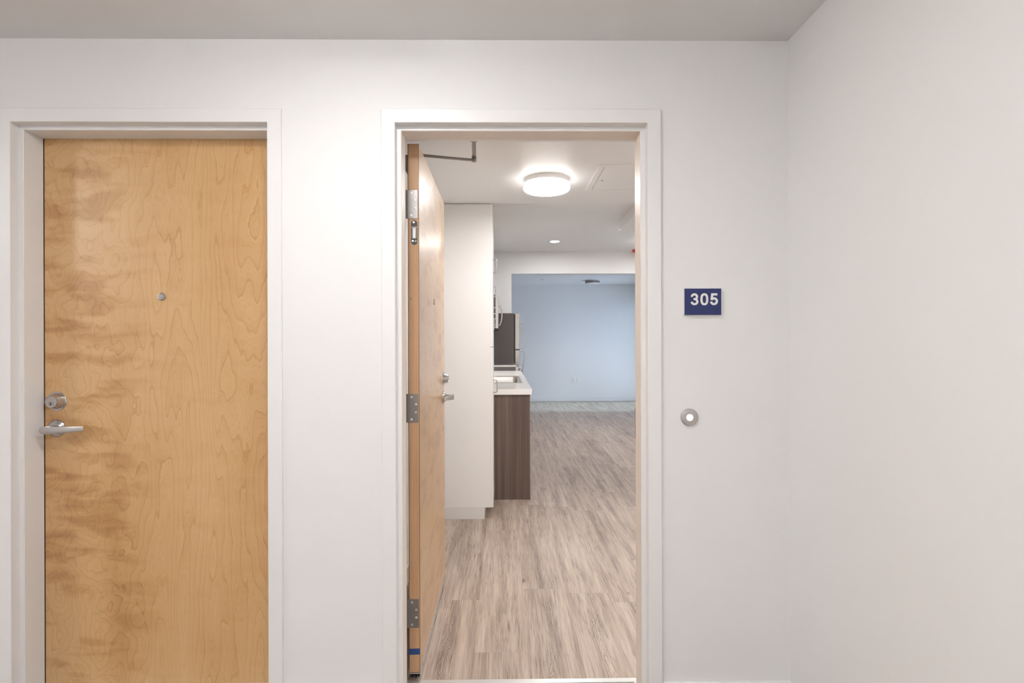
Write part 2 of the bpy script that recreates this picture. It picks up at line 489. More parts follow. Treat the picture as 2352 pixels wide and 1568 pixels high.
for tr_, x0 in ((tr2, X2),):
    for a, c, z0, z1 in ((x0 + 0.016, x0 + 0.0168, 0.045, HT - 0.0168), (x0 + W - 0.0168, x0 + W - 0.016, 0.045, HT - 0.0168), (x0 + 0.016, x0 + W - 0.016, HT - 0.0168, HT - 0.016)):
        obj('smoke_seal', box(a, c, 0.027, 0.1085, z0, z1), 'seal', tr_)['label'] = 'beige seal strip lining the door stop'
obj('strike_plate', box(X2 + W - 0.003, X2 + W - 0.0005, 0.118, 0.178, 0.96, 1.08), 'nickel', tr2)['label'] = 'satin strike plate on the right jamb'
def threshold(x0, label, nm, zt):
    t = empty(nm, (x0 + W / 2, 0.09, 0)); struct(t, label, 'threshold')
    obj('saddle', box(x0 + 0.0005, x0 + W - 0.0005, 0.020, 0.171, 0, zt), 'alu', t, bevel=0.002)
    n = 5
    for i in range(n):
        y = 0.045 + i * 0.024
        obj('ridge', box(x0 + 0.017, x0 + W - 0.017, y, y + 0.010, zt, zt + 0.0025), 'alu', t, bevel=0.0008)
    return t
threshold(X1, 'ridged aluminium threshold under the closed birch door', 'trim_3', 0.012)
threshold(X2, 'ridged aluminium threshold in the open doorway', 'trim_4', 0.010)

# ------------------------------------------------------------------ door hardware builders; fr maps (u along the leaf, n out of its face, z) to world
def lever_set(parent, fr, s=1):
    rose = bmesh.new(); o = fr(0, 0, 0); ax = fr(0, 1, 0) - o
    lathe(rose, o, ax, [(0.0335, 0.0), (0.0335, 0.004), (0.0325, 0.0055), (0.0245, 0.0135), (0.0175, 0.0165), (0.0165, 0.0165)], 48)
    r = obj('lever_handle', rose, 'nickel', parent, smooth=True)
    nk = lathe(bmesh.new(), o, ax, [(0.0125, 0.0165), (0.0125, 0.045), (0.0118, 0.050)], 32)
    obj('neck', nk, 'nickel', r, smooth=True)
    pts, sz = [], []
    for i in range(61):
        t = i / 60
        u = -0.0185 + 0.130 * t
        n = 0.055 - 0.0375 * max(0, (t - 0.30) / 0.70) ** 1.7
        pts.append(fr(s * u, n, 0.001 * math.sin(PI * t)))
        hz = 0.0295 - 0.0105 * max(0, (t - 0.25) / 0.75)
        if t < 0.12: hz *= math.sqrt(max(0.03, 1 - ((0.12 - t) / 0.122) ** 2))
        sz.append((0.0095 - 0.0025 * t, hz))
    obj('grip', sweep(bmesh.new(), pts, sz), 'nickel', r, smooth=True)
    return r

def deadbolt(parent, fr, key=True):
    o = fr(0, 0, 0); ax = fr(0, 1, 0) - o
    r = obj('deadbolt', lathe(bmesh.new(), o, ax, [(0.0368, 0), (0.0368, 0.002), (0.0350, 0.0035), (0.0318, 0.003), (0.0300, 0.003), (0.0232, 0.028), (0.0222, 0.0295), (0.0205, 0.0295), (0.0200, 0.0285), (0.0, 0.0285)], 56), 'nickel', parent, smooth=True)
    oc = fr(0.0005, 0, -0.0065)
    core = obj('key_cylinder', lathe(bmesh.new(), oc, ax, [(0.0092, 0.0285), (0.0092, 0.0297), (0.0075, 0.0300), (0.0070, 0.0290), (0, 0.0290)], 32), 'steel', r, smooth=True)
    p = [fr(u, 0.0291, -0.0065 + z) for u, z in ((-0.0012, -0.0055), (0.0012, -0.0055), (0.0022, -0.001), (0.0012, 0.004), (-0.0012, 0.004), (-0.0022, -0.001))]
    b2 = bmesh.new(); lo = [b2.verts.new(q) for q in p]; hi = [b2.verts.new(q + ax * 0.0006) for q in p]
    b2.faces.new(lo); b2.faces.new(hi)
    for i in range(6): b2.faces.new((lo[i], lo[(i + 1) % 6], hi[(i + 1) % 6], hi[i]))
    k = obj('keyway', b2, 'black', r)
    return r

def peephole(parent, fr):
    o = fr(0, 0, 0); ax = fr(0, 1, 0) - o
    r = obj('peephole', lathe(bmesh.new(), o, ax, [(0.0150, 0), (0.0150, 0.001), (0.0135, 0.004), (0.0118, 0.0045), (0.0112, 0.004)], 40), 'nickel', parent, smooth=True)
    obj('barrel', lathe(bmesh.new(), o, ax, [(0.0112, 0.0), (0.0112, 0.0042), (0.0068, 0.0030), (0.0066, 0.002)], 32), 'black', r, smooth=True)
    obj('lens', lathe(bmesh.new(), o, ax, [(0.0066, 0.001), (0.0066, 0.0030), (0.0045, 0.0042), (0, 0.0048)], 24), 'steel', r, smooth=True)

# ------------------------------------------------------------------ door 1: closed birch door
d1 = empty('door_1', (X1 + W / 2, 0.111, 0)); struct(d1, 'closed flush birch veneer door with lever on its left side', 'door')
obj('leaf', box(X1 + 0.0175, X1 + W - 0.003, 0.1125, 0.157, 0.042, HT - 0.004), 'birch', d1, org=(X1 + 0.0175, 0.1125, 0))
obj('edge_strip', box(X1 + 0.0035, X1 + 0.0172, 0.1135, 0.1565, 0.042, HT - 0.004), 'dark', d1)
f1 = lambda cx, cz: (lambda u, n, z: Vector((cx + u, 0.1125 - n, cz + z)))
lever_set(d1, f1(-1.700, 1.0185))
deadbolt(d1, f1(-1.6995, 1.121))
peephole(d1, f1(-1.3025, 1.5177))
for z in (0.266, 1.08, 1.888):
    hg = obj('hinge', lathe(bmesh.new(), (X1 + W - 0.002, 0.166, z - 0.057), (0, 0, 1), [(0.0055, 0), (0.0055, 0.114)], 16), 'hinge', d1, smooth=True)
obj('door_sweep', box(X1 + 0.018, X1 + W - 0.004, 0.1135, 0.1565, 0.0145, 0.0418), 'alu', d1, bevel=0.002)

# ------------------------------------------------------------------ door 2: standing open at right angles, hinge edge towards the hall
DX0, DX1, DY0, DY1, DZ0, DZ1 = -0.3785, -0.334, 0.1855, 1.0935, 0.030, 2.128
d2 = empty('door_2', ((DX0 + DX1) / 2, (DY0 + DY1) / 2, 0)); struct(d2, 'birch door standing wide open with its hinged edge facing the hall', 'door')
lf = box(DX0, DX1, DY0, DY1, DZ0, DZ1)
leaf2 = obj('leaf', lf, ['birch', 'dark'], d2, org=(DX0, DY1, 0))
for p in leaf2.data.polygons:
    if p.normal.y < -0.9: p.material_index = 1
obj('edge_band', box(DX0 + 0.0022, DX1 - 0.0016, DY0 - 0.0012, DY0 - 0.0001, DZ0 + 0.001, DZ1 - 0.001), 'edge', d2)
for zt, zb in ((1.944, 1.832), (1.1371, 1.0214), (0.3233, 0.2091)):
    zm = (zt + zb) / 2; zt, zb = zm + 0.057, zm - 0.057
    hx0, hx1 = -0.3885, -0.3385
    h = obj('hinge', box(hx0, hx1, DY0 - 0.0036, DY0 - 0.0013, zb, zt), 'hinge', d2, bevel=0.0006)
    obj('knuckle', lathe(bmesh.new(), (hx0 - 0.0015, DY0 - 0.0015, zb - 0.002), (0, 0, 1), [(0.0, 0), (0.004, 0.0015), (0.0048, 0.003), (0.0048, 0.115), (0.004, 0.1165), (0, 0.118)], 20), 'hinge', h, smooth=True)
    for i, (u, v) in enumerate(((0.48, 0.11), (0.81, 0.37), (0.81, 0.64), (0.48, 0.89))):
        sx, sz = hx0 + u * 0.05, zt - v * 0.114
        sc = obj('screw', lathe(bmesh.new(), (sx, DY0 - 0.0036, sz), (0, -1, 0), [(0.0046, 0), (0.0046, 0.0006), (0.0036, 0.0010), (0.0016, 0.0010), (0.0015, 0.0004), (0, 0.0004)], 20), 'screw', h, smooth=True)
        obj('screw_recess', lathe(bmesh.new(), (sx, DY0 - 0.0036, sz), (0, -1, 0), [(0.0015, 0.0003), (0.0015, 0.00105), (0, 0.00105)], 10), 'black', h)
# mortised spring latch plate below the top hinge
def capsule(bm, cx, y0, y1, z0, z1, r, n=12):
    pts = [(cx + r * math.cos(a), z1 - r + r * math.sin(a)) for a in (PI * i / n for i in range(n + 1))]
    pts += [(cx + r * math.cos(a), z0 + r + r * math.sin(a)) for a in (PI + PI * i / n for i in range(n + 1))]
    A = [bm.verts.new((x, y0, z)) for x, z in pts]; B = [bm.verts.new((x, y1, z)) for x, z in pts]
    bm.faces.new(A); bm.faces.new(B)
    for i in range(len(pts)):
        j = (i + 1) % len(pts); bm.faces.new((A[i], A[j], B[j], B[i]))
    return bm
ys = DY0 - 0.0012
cp = obj('mortise_plate', capsule(bmesh.new(), -0.3525, ys - 0.0008, ys, 1.7268, 1.8251, 0.0122), 'black', d2)
cp['label'] = 'dark rounded mortise plate in the door edge'
obj('chain_housing', box(-0.3612, -0.3438, ys - 0.0022, ys - 0.0008, 1.752, 1.795), 'hinge', cp, bevel=0.0005)
obj('plunger', box(-0.3552, -0.3498, ys - 0.0034, ys - 0.0022, 1.754, 1.791), 'screw', cp, bevel=0.0005)
obj('cross_bar', box(-0.3635, -0.3415, ys - 0.003, ys - 0.0008, 1.7955, 1.799), 'hinge', cp, bevel=0.0004)
for sx, sz in ((-0.3545, 1.8165), (-0.3585, 1.7425)):
    obj('screw', lathe(bmesh.new(), (sx, ys - 0.0008, sz), (0, -1, 0), [(0.0042, 0), (0.0040, 0.001), (0.0015, 0.0012), (0, 0.0006)], 16), 'screw', cp, smooth=True)
obj('rocker', lathe(bmesh.new(), (-0.347, ys - 0.0008, 1.742), (0, -1, 0), [(0.005, 0), (0.0045, 0.0016), (0.002, 0.0016), (0.0018, 0.0008), (0, 0.0008)], 18), 'hinge', cp, smooth=True)
tp = box(DX0 - 0.0004, DX1 + 0.0003, ys - 0.0006, ys - 0.0001, 0.1025, 0.1265)
for v in tp.verts:
    if v.co.x < -0.36: v.co.z -= 0.0012
bx(tp, DX0 - 0.0005, DX0 - 0.0001, ys - 0.0004, ys + 0.012, 0.1013, 0.1253)
obj('masking_tape', tp, 'tape', d2)['label'] = 'strip of blue masking tape'
# bottom sweep: U channel with screws and bristles
sw = bmesh.new()
bx(sw, DX1 + 0.0004, DX1 + 0.0024, DY0 - 0.002, DY1, 0.012, 0.042)
bx(sw, DX0 - 0.0024, DX0 - 0.0004, DY0 - 0.002, DY1, 0.012, 0.042)
bx(sw, DX0 - 0.0004, DX1 + 0.0004, DY0 - 0.002, DY1, 0.026, 0.0285)
swo = obj('door_sweep', sw, 'alu', d2)
for i in range(7):
    y = 0.24 + i * 0.133
    obj('screw', lathe(bmesh.new(), (DX1 + 0.0024, y, 0.031), (1, 0, 0), [(0.0036, 0), (0.003, 0.001), (0, 0.0012)], 14), 'hinge', swo, smooth=True)
br = bmesh.new()
rb = random.Random(3)
for i in range(180):
    x = rb.uniform(DX0 + 0.001, DX1 - 0.001); y = DY0 + (0 if i < 60 else rb.uniform(0, 0.9))
    bx(br, x - 0.0006, x + 0.0006, y - 0.0006, y + 0.0006, rb.uniform(0.0115, 0.020), 0.026)
b_ = obj('bristle_seal', br, 'black', swo); b_['kind'] = 'stuff'
# hardware on the hall-side face (now facing right)
f2 = lambda cy, cz: (lambda u, n, z: Vector((DX1 + n, cy - u, cz + z)))
lever_set(d2, f2(1.022, 1.038))
deadbolt(d2, f2(1.022, 1.140))
peephole(d2, f2(0.64, 1.534))
# closer body on the far face, arm over the top
cl = obj('door_closer', box(DX0 - 0.0145, DX0 - 0.0002, 0.208, 0.470, 2.028, 2.094), 'hinge', d2, bevel=0.004)
obj('closer_arm', sweep(bmesh.new(), [(-0.389, 0.341, 2.141), (-0.25, 0.3835, 2.141), (-0.122, 0.417, 2.141)], (0.019, 0.0075)), 'hinge', cl, smooth=True)
obj('closer_spindle', lathe(bmesh.new(), (-0.3862, 0.342, 2.0935), (0, 0, 1), [(0.0065, 0), (0.0065, 0.052), (0.005, 0.055)], 20), 'hinge', cl, smooth=True)
obj('closer_forearm', sweep(bmesh.new(), [(-0.1265, 0.425, 2.150), (-0.121, 0.30, 2.150), (-0.1155, 0.186, 2.150)], (0.017, 0.007)), 'hinge', cl, smooth=True)
obj('closer_elbow', lathe(bmesh.new(), (-0.1265, 0.415, 2.134), (0, 0, 1), [(0.010, 0), (0.0105, 0.002), (0.0105, 0.022), (0.008, 0.024)], 20), 'hinge', cl, smooth=True)
obj('closer_shoe', box(-0.132, -0.099, 0.1722, 0.190, 2.1375, 2.1665), 'hinge', cl, bevel=0.002)

# ------------------------------------------------------------------ sign and door bell
sg = empty('room_sign', (0.7247, 0, 1.4360)); tag(sg, 'blue rectangular sign with white number 305', 'sign')
sx0, sx1, sz0, sz1 = 0.6575, 0.7915, 1.4370, 1.5330
SY = -0.0125; tx0, tx1, tz0, tz1 = 0.6790, 0.7782, 1.4720, 1.5158
obj('backing', box(sx0 - 0.0008, sx1 + 0.0008, -0.0095, 0, sz0 - 0.0008, sz1 + 0.0008), 'white', sg, bevel=0.0006)
obj('face_plate', box(sx0, sx1, SY, -0.0096, sz0, sz1), 'blue', sg, bevel=0.0009)
def stroke(bm, pts, wd, y0, y1, closed=False):
    """flat ribbon of constant width along a 2-D path (x, z), given thickness y0..y1"""
    n = len(pts); L = []
    for i, (x, z) in enumerate(pts):
        a = pts[(i - 1) % n] if (closed or i > 0) else pts[i]
        b = pts[(i + 1) % n] if (closed or i < n - 1) else pts[i]
        t = Vector((b[0] - a[0], b[1] - a[1])).normalized()
        m = 1.0
        if 0 < i < n - 1 or closed:
            t0 = Vector((x - a[0], z - a[1])).normalized(); m = 1 / max(0.35, t0.dot(t))
        nx, nz = -t.y * wd / 2 * m, t.x * wd / 2 * m
        L.append([bm.verts.new(q) for q in ((x + nx, y0, z + nz), (x - nx, y0, z - nz), (x - nx, y1, z - nz), (x + nx, y1, z + nz))])
    for i in range(n if closed else n - 1):
        A, B = L[i], L[(i + 1) % n]
        for k in range(4): bm.faces.new((A[k], A[(k + 1) % 4], B[(k + 1) % 4], B[k]))
    if not closed:
        bm.faces.new(L[0]); bm.faces.new(L[-1][::-1])
def ell(cx, cy, rx, ry, a0, a1, n=14):
    return [(cx + rx * math.cos(math.radians(a0 + (a1 - a0) * i / n)), cy + ry * math.sin(math.radians(a0 + (a1 - a0) * i / n))) for i in range(n + 1)]
# digit centre lines in millimetre-like units: each digit 183 wide, 324 tall with its stroke, y down
glyphs = [
    (0, [ell(104, 93, 69, 63, 176, 450, 24) + [(78, 156)], False]),
    (0, [[(78, 156)] + ell(106, 224, 76, 68, 270, 536, 24), False]),
    (265, [[(107 + 77 * math.copysign(abs(math.cos(a)) ** 0.8, math.cos(a)), 162 + 132 * math.copysign(abs(math.sin(a)) ** 0.8, math.sin(a))) for a in (2 * PI * (i + 0.5) / 44 for i in range(44))], True]),
    (523, [[(198, 31), (38, 31)], False]),
    (523, [[(64, 3), (42, 180)], False]),
    (523, [ell(107, 215, 79, 77, 212, 534, 26), False]),
]
kx = (tx1 - tx0) / 735.0; kz = (tz1 - tz0) / 324.0
bm = bmesh.new()
for q, (ox, (pts, cl_)) in enumerate(glyphs):
    stroke(bm, [(tx0 + (ox + x) * kx, tz1 - y * kz) for x, y in pts], 58 * kx, SY - 0.0012 - 0.00004 * q, SY + 0.0001, cl_)
obj('number', bm, 'numeral', sg)['label'] = 'raised white numerals 305'
br = bmesh.new()
cells = ((3, 4, 5, 6), (1, 4), (2, 4, 5), (1, 5))       # number sign, then the three digits
for ci, dots in enumerate(cells):
    for d in dots:
        dx = 0.0025 * ((d - 1) // 3); dz = -0.0025 * ((d - 1) % 3)
        lathe(br, (0.7130 + ci * 0.0062 + dx, SY, 1.4600 + dz), (0, -1, 0), [(0.0008, 0), (0.0006, 0.0005), (0, 0.0007)], 8)
obj('braille_dots', br, 'blue', sg)['kind'] = 'stuff'

db = empty('door_bell', (0.6772, 0, 1.033)); tag(db, 'round satin nickel doorbell with lit button on the hall wall', 'doorbell')
obj('plate', lathe(bmesh.new(), (0.6772, 0, 1.0644), (0, -1, 0), [(0.0322, 0), (0.0322, 0.004), (0.0310, 0.006), (0.0290, 0.0068), (0.0125, 0.0068), (0.0122, 0.004)], 64), 'nickel', db, smooth=True)
obj('button', lathe(bmesh.new(), (0.6772, -0.0005, 1.0644), (0, -1, 0), [(0.0120, 0), (0.0120, 0.0062), (0.0085, 0.0086), (0.004, 0.0096), (0, 0.0098)], 40), 'bell', db, smooth=True)

# ------------------------------------------------------------------ hall ceiling lights (out of frame): one main, two added as fill
def disc_light(name, x, y, zc, r, hb, hd, mat, label, base='white', cat='ceiling light', edge='lamp_edge'):
    t = empty(name, (x, y, zc - hb - hd)); tag(t, label, cat)
    obj('base_ring', lathe(bmesh.new(), (x, y, zc), (0, 0, -1), [(r * 0.93, 0), (r * 0.96, hb * 0.5), (r * 0.975, hb)], 72), base, t, smooth=True)
    obj('diffuser', lathe(bmesh.new(), (x, y, zc - hb), (0, 0, -1), [(r * 0.97, 0.0002), (r, 0.004), (r, hd * 0.72), (r * 0.965, hd * 0.93), (r * 0.90, hd)], 72), edge, t, smooth=True)
    obj('lens', lathe(bmesh.new(), (x, y, zc - hb - hd), (0, 0, -1), [(r * 0.90, 0.0002), (r * 0.885, 0.0016), (0, 0.0018)], 72), mat, t, smooth=True)
    return t
disc_light('ceiling_light', -0.42, -0.92, HC, 0.17, 0.02, 0.035, 'lamp_hall', 'round white hall light on the ceiling before the doors', edge='lamp_hall')
disc_light('ceiling_light', -0.30, -2.85, HC, 0.17, 0.02, 0.035, 'lamp_hall_fill', 'round white fill light added on the hall ceiling behind the viewer', edge='lamp_hall_fill')  # added lamp, evens out the light on the hall wall
disc_light('ceiling_light', -3.75, -1.75, HC, 0.17, 0.02, 0.035, 'lamp_hall_fill', 'round white fill light added at the unseen left end of the hall', edge='lamp_hall_fill')  # added as well, fills the hall from the left

# ------------------------------------------------------------------ apartment shell
struct(obj('wall_entry', box(EL - 0.12, EL, T, YP + 0.44, 0, 2.95), 'wall'), 'white entry wall hidden behind the open birch door', 'wall')
struct(obj('wall_kitchen', box(KL - 0.30, KL, YP + 0.44, YH, 0, 2.95), 'wall'), 'white wall behind the kitchen units', 'wall')
struct(obj('wall_side', box(KR, KR + 0.15, T, YH, 0, 2.95), 'wall'), 'white kitchen wall outside the picture on the right', 'wall')
bm = bmesh.new()
bx(bm, -1.3, 0.1383, YH, YH2, 0, 2.95)
bx(bm, 0.1383, 3.0, YH, YH2, 2.4669, 2.95)
bx(bm, 3.0, FR + 0.15, YH, YH2, 0, 2.95)
struct(obj('wall_header', bm, 'wall'), 'white wall and header over the wide opening beyond the kitchen', 'wall')
struct(obj('wall_far', box(-1.45, FR + 0.2, YW, YW + 0.15, 0, 2.95), 'farwall'), 'pale blue-lit wall at the far end of the apartment', 'wall')
struct(obj('wall_alcove', box(-1.45, -1.3, YH, YW, 0, 2.95), 'farwall'), 'left wall of the far room behind the refrigerator', 'wall')
bm = bmesh.new()
bx(bm, FR, FR + 0.2, YH2, WY0, 0, 2.95); bx(bm, FR, FR + 0.2, WY1, YW, 0, 2.95)
bx(bm, FR, FR + 0.2, WY0, WY1, 0, WZ0); bx(bm, FR, FR + 0.2, WY0, WY1, WZ1, 2.95)
struct(obj('wall_window', bm, 'farwall'), 'window wall of the far room outside the picture', 'wall')
bm = bmesh.new(); fw = 0.05
bx(bm, FR + 0.05, FR + 0.11, WY0, WY0 + fw, WZ0, WZ1); bx(bm, FR + 0.05, FR + 0.11, WY1 - fw, WY1, WZ0, WZ1)
bx(bm, FR + 0.05, FR + 0.11, WY0 + fw, WY1 - fw, WZ0, WZ0 + fw); bx(bm, FR + 0.05, FR + 0.11, WY0 + fw, WY1 - fw, WZ1 - fw, WZ1)
ym = (WY0 + WY1) / 2
bx(bm, FR + 0.05, FR + 0.11, ym - 0.03, ym + 0.03, WZ0 + fw, WZ1 - fw)
wn = struct(obj('window_1', bm, 'trim'), 'tall white framed window of the far room', 'window')
for a, c in ((WY0 + fw, ym - 0.03), (ym + 0.03, WY1 - fw)):
    obj('pane', box(FR + 0.077, FR + 0.083, a, c, WZ0 + fw, WZ1 - fw), 'glass', wn)
struct(obj('baseboard_far', box(-1.3, FR, YW - 0.013, YW, 0, 0.097), 'farwall', bevel=0.003), 'pale baseboard under the far blue-lit wall', 'baseboard')
struct(obj('baseboard_entry', box(EL, EL + 0.012, T, YP, 0, 0.097), 'trim', bevel=0.003), 'white baseboard behind the open door', 'baseboard')

struct(obj('ceiling', box(EL, KR, T, YP + 0.006, EC, 2.95), 'aptceil'), 'lowered entry ceiling carrying the round lit lamp', 'ceiling')
struct(obj('ceiling', box(KL, KR, YP + 0.006, YA, SC, 2.95), 'aptceil'), 'middle soffit between the entry ceiling and kitchen ceiling', 'ceiling')
struct(obj('ceiling', box(1.2235, KR, YP + 0.006, 3.7365, 2.5035, SC), 'aptceil'), 'boxed duct under the soffit at the right', 'ceiling')
struct(obj('ceiling', box(KL, KR, YA, YH, KC, 2.95), 'aptceil'), 'high kitchen ceiling with recessed downlights', 'ceiling')
struct(obj('ceiling', box(-1.3, FR, YH2, YW, FC, 2.95), 'farwall'), 'blue-lit ceiling of the far room', 'ceiling')
# floor boards
fl = obj('floor', box(-1.45, FR + 0.1, 0.021, YW + 0.05, -0.1, -0.006), 'sub')
struct(fl, 'greyish brown wood plank floor of the apartment', 'floor')
PW, PL = 0.2286, 1.50
px0 = EL - 0.04
full = None
i = 0
rp = random.Random(11)
while px0 + i * PW < FR:
    xa = px0 + i * PW; xb = min(xa + PW, FR)
    ya = 0.172 - rp.uniform(0.1, 1.4)
    lo_y = 0.172 if xb < KR + 0.1 else YH2
    while ya < YW:
        a, c = max(ya, lo_y), min(ya + PL, YW)
        if c - a > 0.02:
            whole = (c - a > PL - 1e-6) and (xb - xa > PW - 1e-6)
            g2 = 0.00018
            if whole and full is not None:
                o = bpy.data.objects.new('plank', full)
                link(o, fl, ((xa + xb) / 2, a, 0))
            else:
                o = obj('plank', box(xa + g2, xb - g2, a + g2, c - g2, -0.006, 0), 'plank', fl, org=((xa + xb) / 2, a, 0))
                if whole: full = o.data
        ya += PL
    i += 1

# ------------------------------------------------------------------ lamps and ceiling fittings in the apartment
disc_light('flush_ceiling_light', 1.95, 0.95, EC, 0.150, 0.033, 0.042, 'lamp_entry_fill', 'round flush lamp added outside the picture to brighten the entry')  # unseen lamp added to lift the pantry and entry ceiling
disc_light('flush_ceiling_light', 0.281, 1.507, EC, 0.150, 0.033, 0.042, 'lamp_entry', 'round lit flush lamp on the entry ceiling')
def downlight(x, y, label):
    t = empty('downlight', (x, y, KC - 0.008)); tag(t, label, 'downlight', 'recessed kitchen downlights')
    obj('trim_ring', lathe(bmesh.new(), (x, y, KC), (0, 0, -1), [(0.082, 0), (0.082, 0.003), (0.070, 0.007), (0.066, 0.005), (0.064, 0.001)], 48), 'white', t, smooth=True)
    obj('lens', lathe(bmesh.new(), (x, y, KC), (0, 0, -1), [(0.066, 0.0005), (0.066, 0.0045), (0, 0.0062)], 40), 'lamp_down', t, smooth=True)
downlight(0.772, 6.109, 'small recessed downlight in middle of the kitchen ceiling')
downlight(0.772, 4.75, 'added fill downlight hidden above the soffit edge near the sink')  # unseen, added so more light bounces up to the kitchen ceiling
downlight(2.04, 4.75, 'added fill downlight hidden behind the boxed duct')  # another added downlight, out of sight, for kitchen fill
disc_light('flush_ceiling_light', 2.20, 6.05, KC, 0.150, 0.033, 0.042, 'lamp_entry', 'round flush lamp on the kitchen ceiling hidden by the right jamb')
ap = empty('access_panel', (0.87, 1.49, EC - 0.006)); tag(ap, 'white ceiling access panel beside the round lamp', 'access panel')
ax0, ax1, ay0, ay1 = 0.570, 1.120, 1.216, 1.767
bm = bmesh.new(); e = 0.034
bx(bm, ax0, ax1, ay0, ay0 + e, EC - 0.007, EC); bx(bm, ax0, ax1, ay1 - e, ay1, EC - 0.007, EC)
bx(bm, ax0, ax0 + e, ay0 + e, ay1 - e, EC - 0.007, EC); bx(bm, ax1 - e, ax1, ay0 + e, ay1 - e, EC - 0.007, EC)
obj('panel_frame', bm, 'aptceil', ap)
obj('panel_door', box(ax0 + e + 0.005, ax1 - e - 0.005, ay0 + e + 0.005, ay1 - e - 0.005, EC - 0.0065, EC - 0.0005), 'aptceil', ap)
obj('panel_latch', lathe(bmesh.new(), (ax0 + e + 0.035, (ay0 + ay1) / 2 + 0.02, EC - 0.0055), (0, 0, -1), [(0.009, 0), (0.009, 0.003), (0.006, 0.005), (0, 0.005)], 20), 'screw', ap, smooth=True)
al = empty('fire_alarm', (2.225, 6.87, KC - 0.05)); tag(al, 'red round fire alarm on the kitchen ceiling by right jamb', 'fire alarm')
obj('body', lathe(bmesh.new(), (2.225, 6.87, KC), (0, 0, -1), [(0.106, 0), (0.106, 0.018), (0.098, 0.034), (0.070, 0.046), (0, 0.046)], 48), 'red', al, smooth=True)
obj('strobe_lens', lathe(bmesh.new(), (2.225, 6.87, KC - 0.046), (0, 0, -1), [(0.035, 0), (0.032, 0.014), (0.02, 0.02), (0, 0.02)], 24), 'frost', al, smooth=True)
fx, fy, fr_ = 1.845, 9.19, 0.148
t = empty('unlit_ceiling_lamp', (fx, fy, FC - 0.075)); tag(t, 'unlit drum ceiling lamp with nickel band in the far room', 'ceiling lamp')
obj('glass_shade', lathe(bmesh.new(), (fx, fy, FC), (0, 0, -1), [(fr_ * 0.96, 0), (fr_ * 0.96, 0.055), (fr_ * 0.9, 0.068), (fr_ * 0.6, 0.074), (0, 0.075)], 56), 'frost', t, smooth=True)
obj('metal_band', lathe(bmesh.new(), (fx, fy, FC - 0.012), (0, 0, -1), [(fr_ * 0.962, 0), (fr_, 0.001), (fr_, 0.044), (fr_ * 0.962, 0.045)], 56), 'hinge', t, smooth=True)
sp = empty('sprinkler_cap', (0.80, 9.04, FC - 0.012)); tag(sp, 'small flat round sprinkler cap on the far ceiling', 'sprinkler')
obj('cover', lathe(bmesh.new(), (0.80, 9.04, FC - 0.006), (0, 0, -1), [(0.043, 0), (0.043, 0.002), (0.038, 0.004), (0, 0.004)], 32), 'white', sp, smooth=True)
obj('collar', lathe(bmesh.new(), (0.80, 9.04, FC), (0, 0, -1), [(0.034, 0), (0.034, 0.006)], 24), 'hinge', sp, smooth=True)
def outlet(x, z, label, sockets):
    t = empty('wall_outlet', (x, YW, z - 0.057)); tag(t, label, 'outlet', 'plates on the far wall')
    obj('cover_plate', box(x - 0.036, x + 0.036, YW - 0.006, YW, z - 0.058, z + 0.058), 'white', t, bevel=0.002)
    if sockets:
        for dz in (0.02, -0.02):
            s = obj('socket', box(x - 0.017, x + 0.017, YW - 0.0085, YW - 0.006, z + dz - 0.014, z + dz + 0.014), 'white', t, bevel=0.001)
            obj('slot', box(x - 0.009, x - 0.004, YW - 0.0092, YW - 0.0084, z + dz - 0.006, z + dz + 0.007), 'black', s)
            obj('slot', box(x + 0.004, x + 0.009, YW - 0.0092, YW - 0.0084, z + dz - 0.006, z + dz + 0.007), 'black', s)
    else:
        obj('blank_insert', box(x - 0.017, x + 0.017, YW - 0.008, YW - 0.006, z - 0.034, z + 0.034), 'white', t, bevel=0.001)
outlet(1.560, 0.472, 'white power outlet with dark slots on the far wall', True)
outlet(1.672, 0.468, 'blank white wall plate right of the power outlet', False)

# ------------------------------------------------------------------ kitchen
def bar_handle(parent, x, y, z0, z1, d=0.030, r=0.0048):
    """vertical round-cornered pull standing out along +X from face x"""
    c = 0.010; p = [(x, y, z0)]
    p += [(x + d - c, y, z0)] + [(x + d - c + c * math.sin(a), y, z0 + c - c * math.cos(a)) for a in (PI / 8, PI / 4, 3 * PI / 8)] + [(x + d, y, z0 + c)]
    p += [(x + d, y, z1 - c)] + [(x + d - c + c * math.cos(a), y, z1 - c + c * math.sin(a)) for a in (PI / 8, PI / 4, 3 * PI / 8)] + [(x + d - c, y, z1), (x, y, z1)]
    return obj('handle', sweep(bmesh.new(), p, (2 * r, 2 * r), up=(0, 1, 0), seg=12), 'steel', parent, smooth=True)

# pantry: tall white cabinet, side towards the hall, doors facing right
PX = -0.0800
pn = empty('pantry_cabinet', ((EL + PX) / 2, YP + 0.22, 0)); tag(pn, 'tall white pantry cabinet just beyond the open door', 'cabinet')
obj('side_panel', box(EL + 0.001, PX - 0.0202, YP, YP + 0.018, 0.0873, EC - 0.006), 'cab', pn, bevel=0.0006)
obj('body', box(EL + 0.001, PX - 0.0202, YP + 0.018, YP + 0.438, 0.0873, SC - 0.006), 'cab', pn)
obj('toe_kick', box(EL + 0.001, -0.1465, YP + 0.0015, YP + 0.438, 0.0, 0.0873), 'toe', pn)
for z0, z1, h0, h1 in ((0.0885, 1.2985, 0.9486, 1.0436), (1.3015, EC - 0.007, 1.8742, 1.976)):
    dr = obj('door', box(PX - 0.020, PX, YP + 0.0005, YP + 0.437, z0, z1), 'cab', pn, bevel=0.0008)
    bar_handle(dr, PX - 0.0005, YP + 0.10, h0, h1, 0.029)

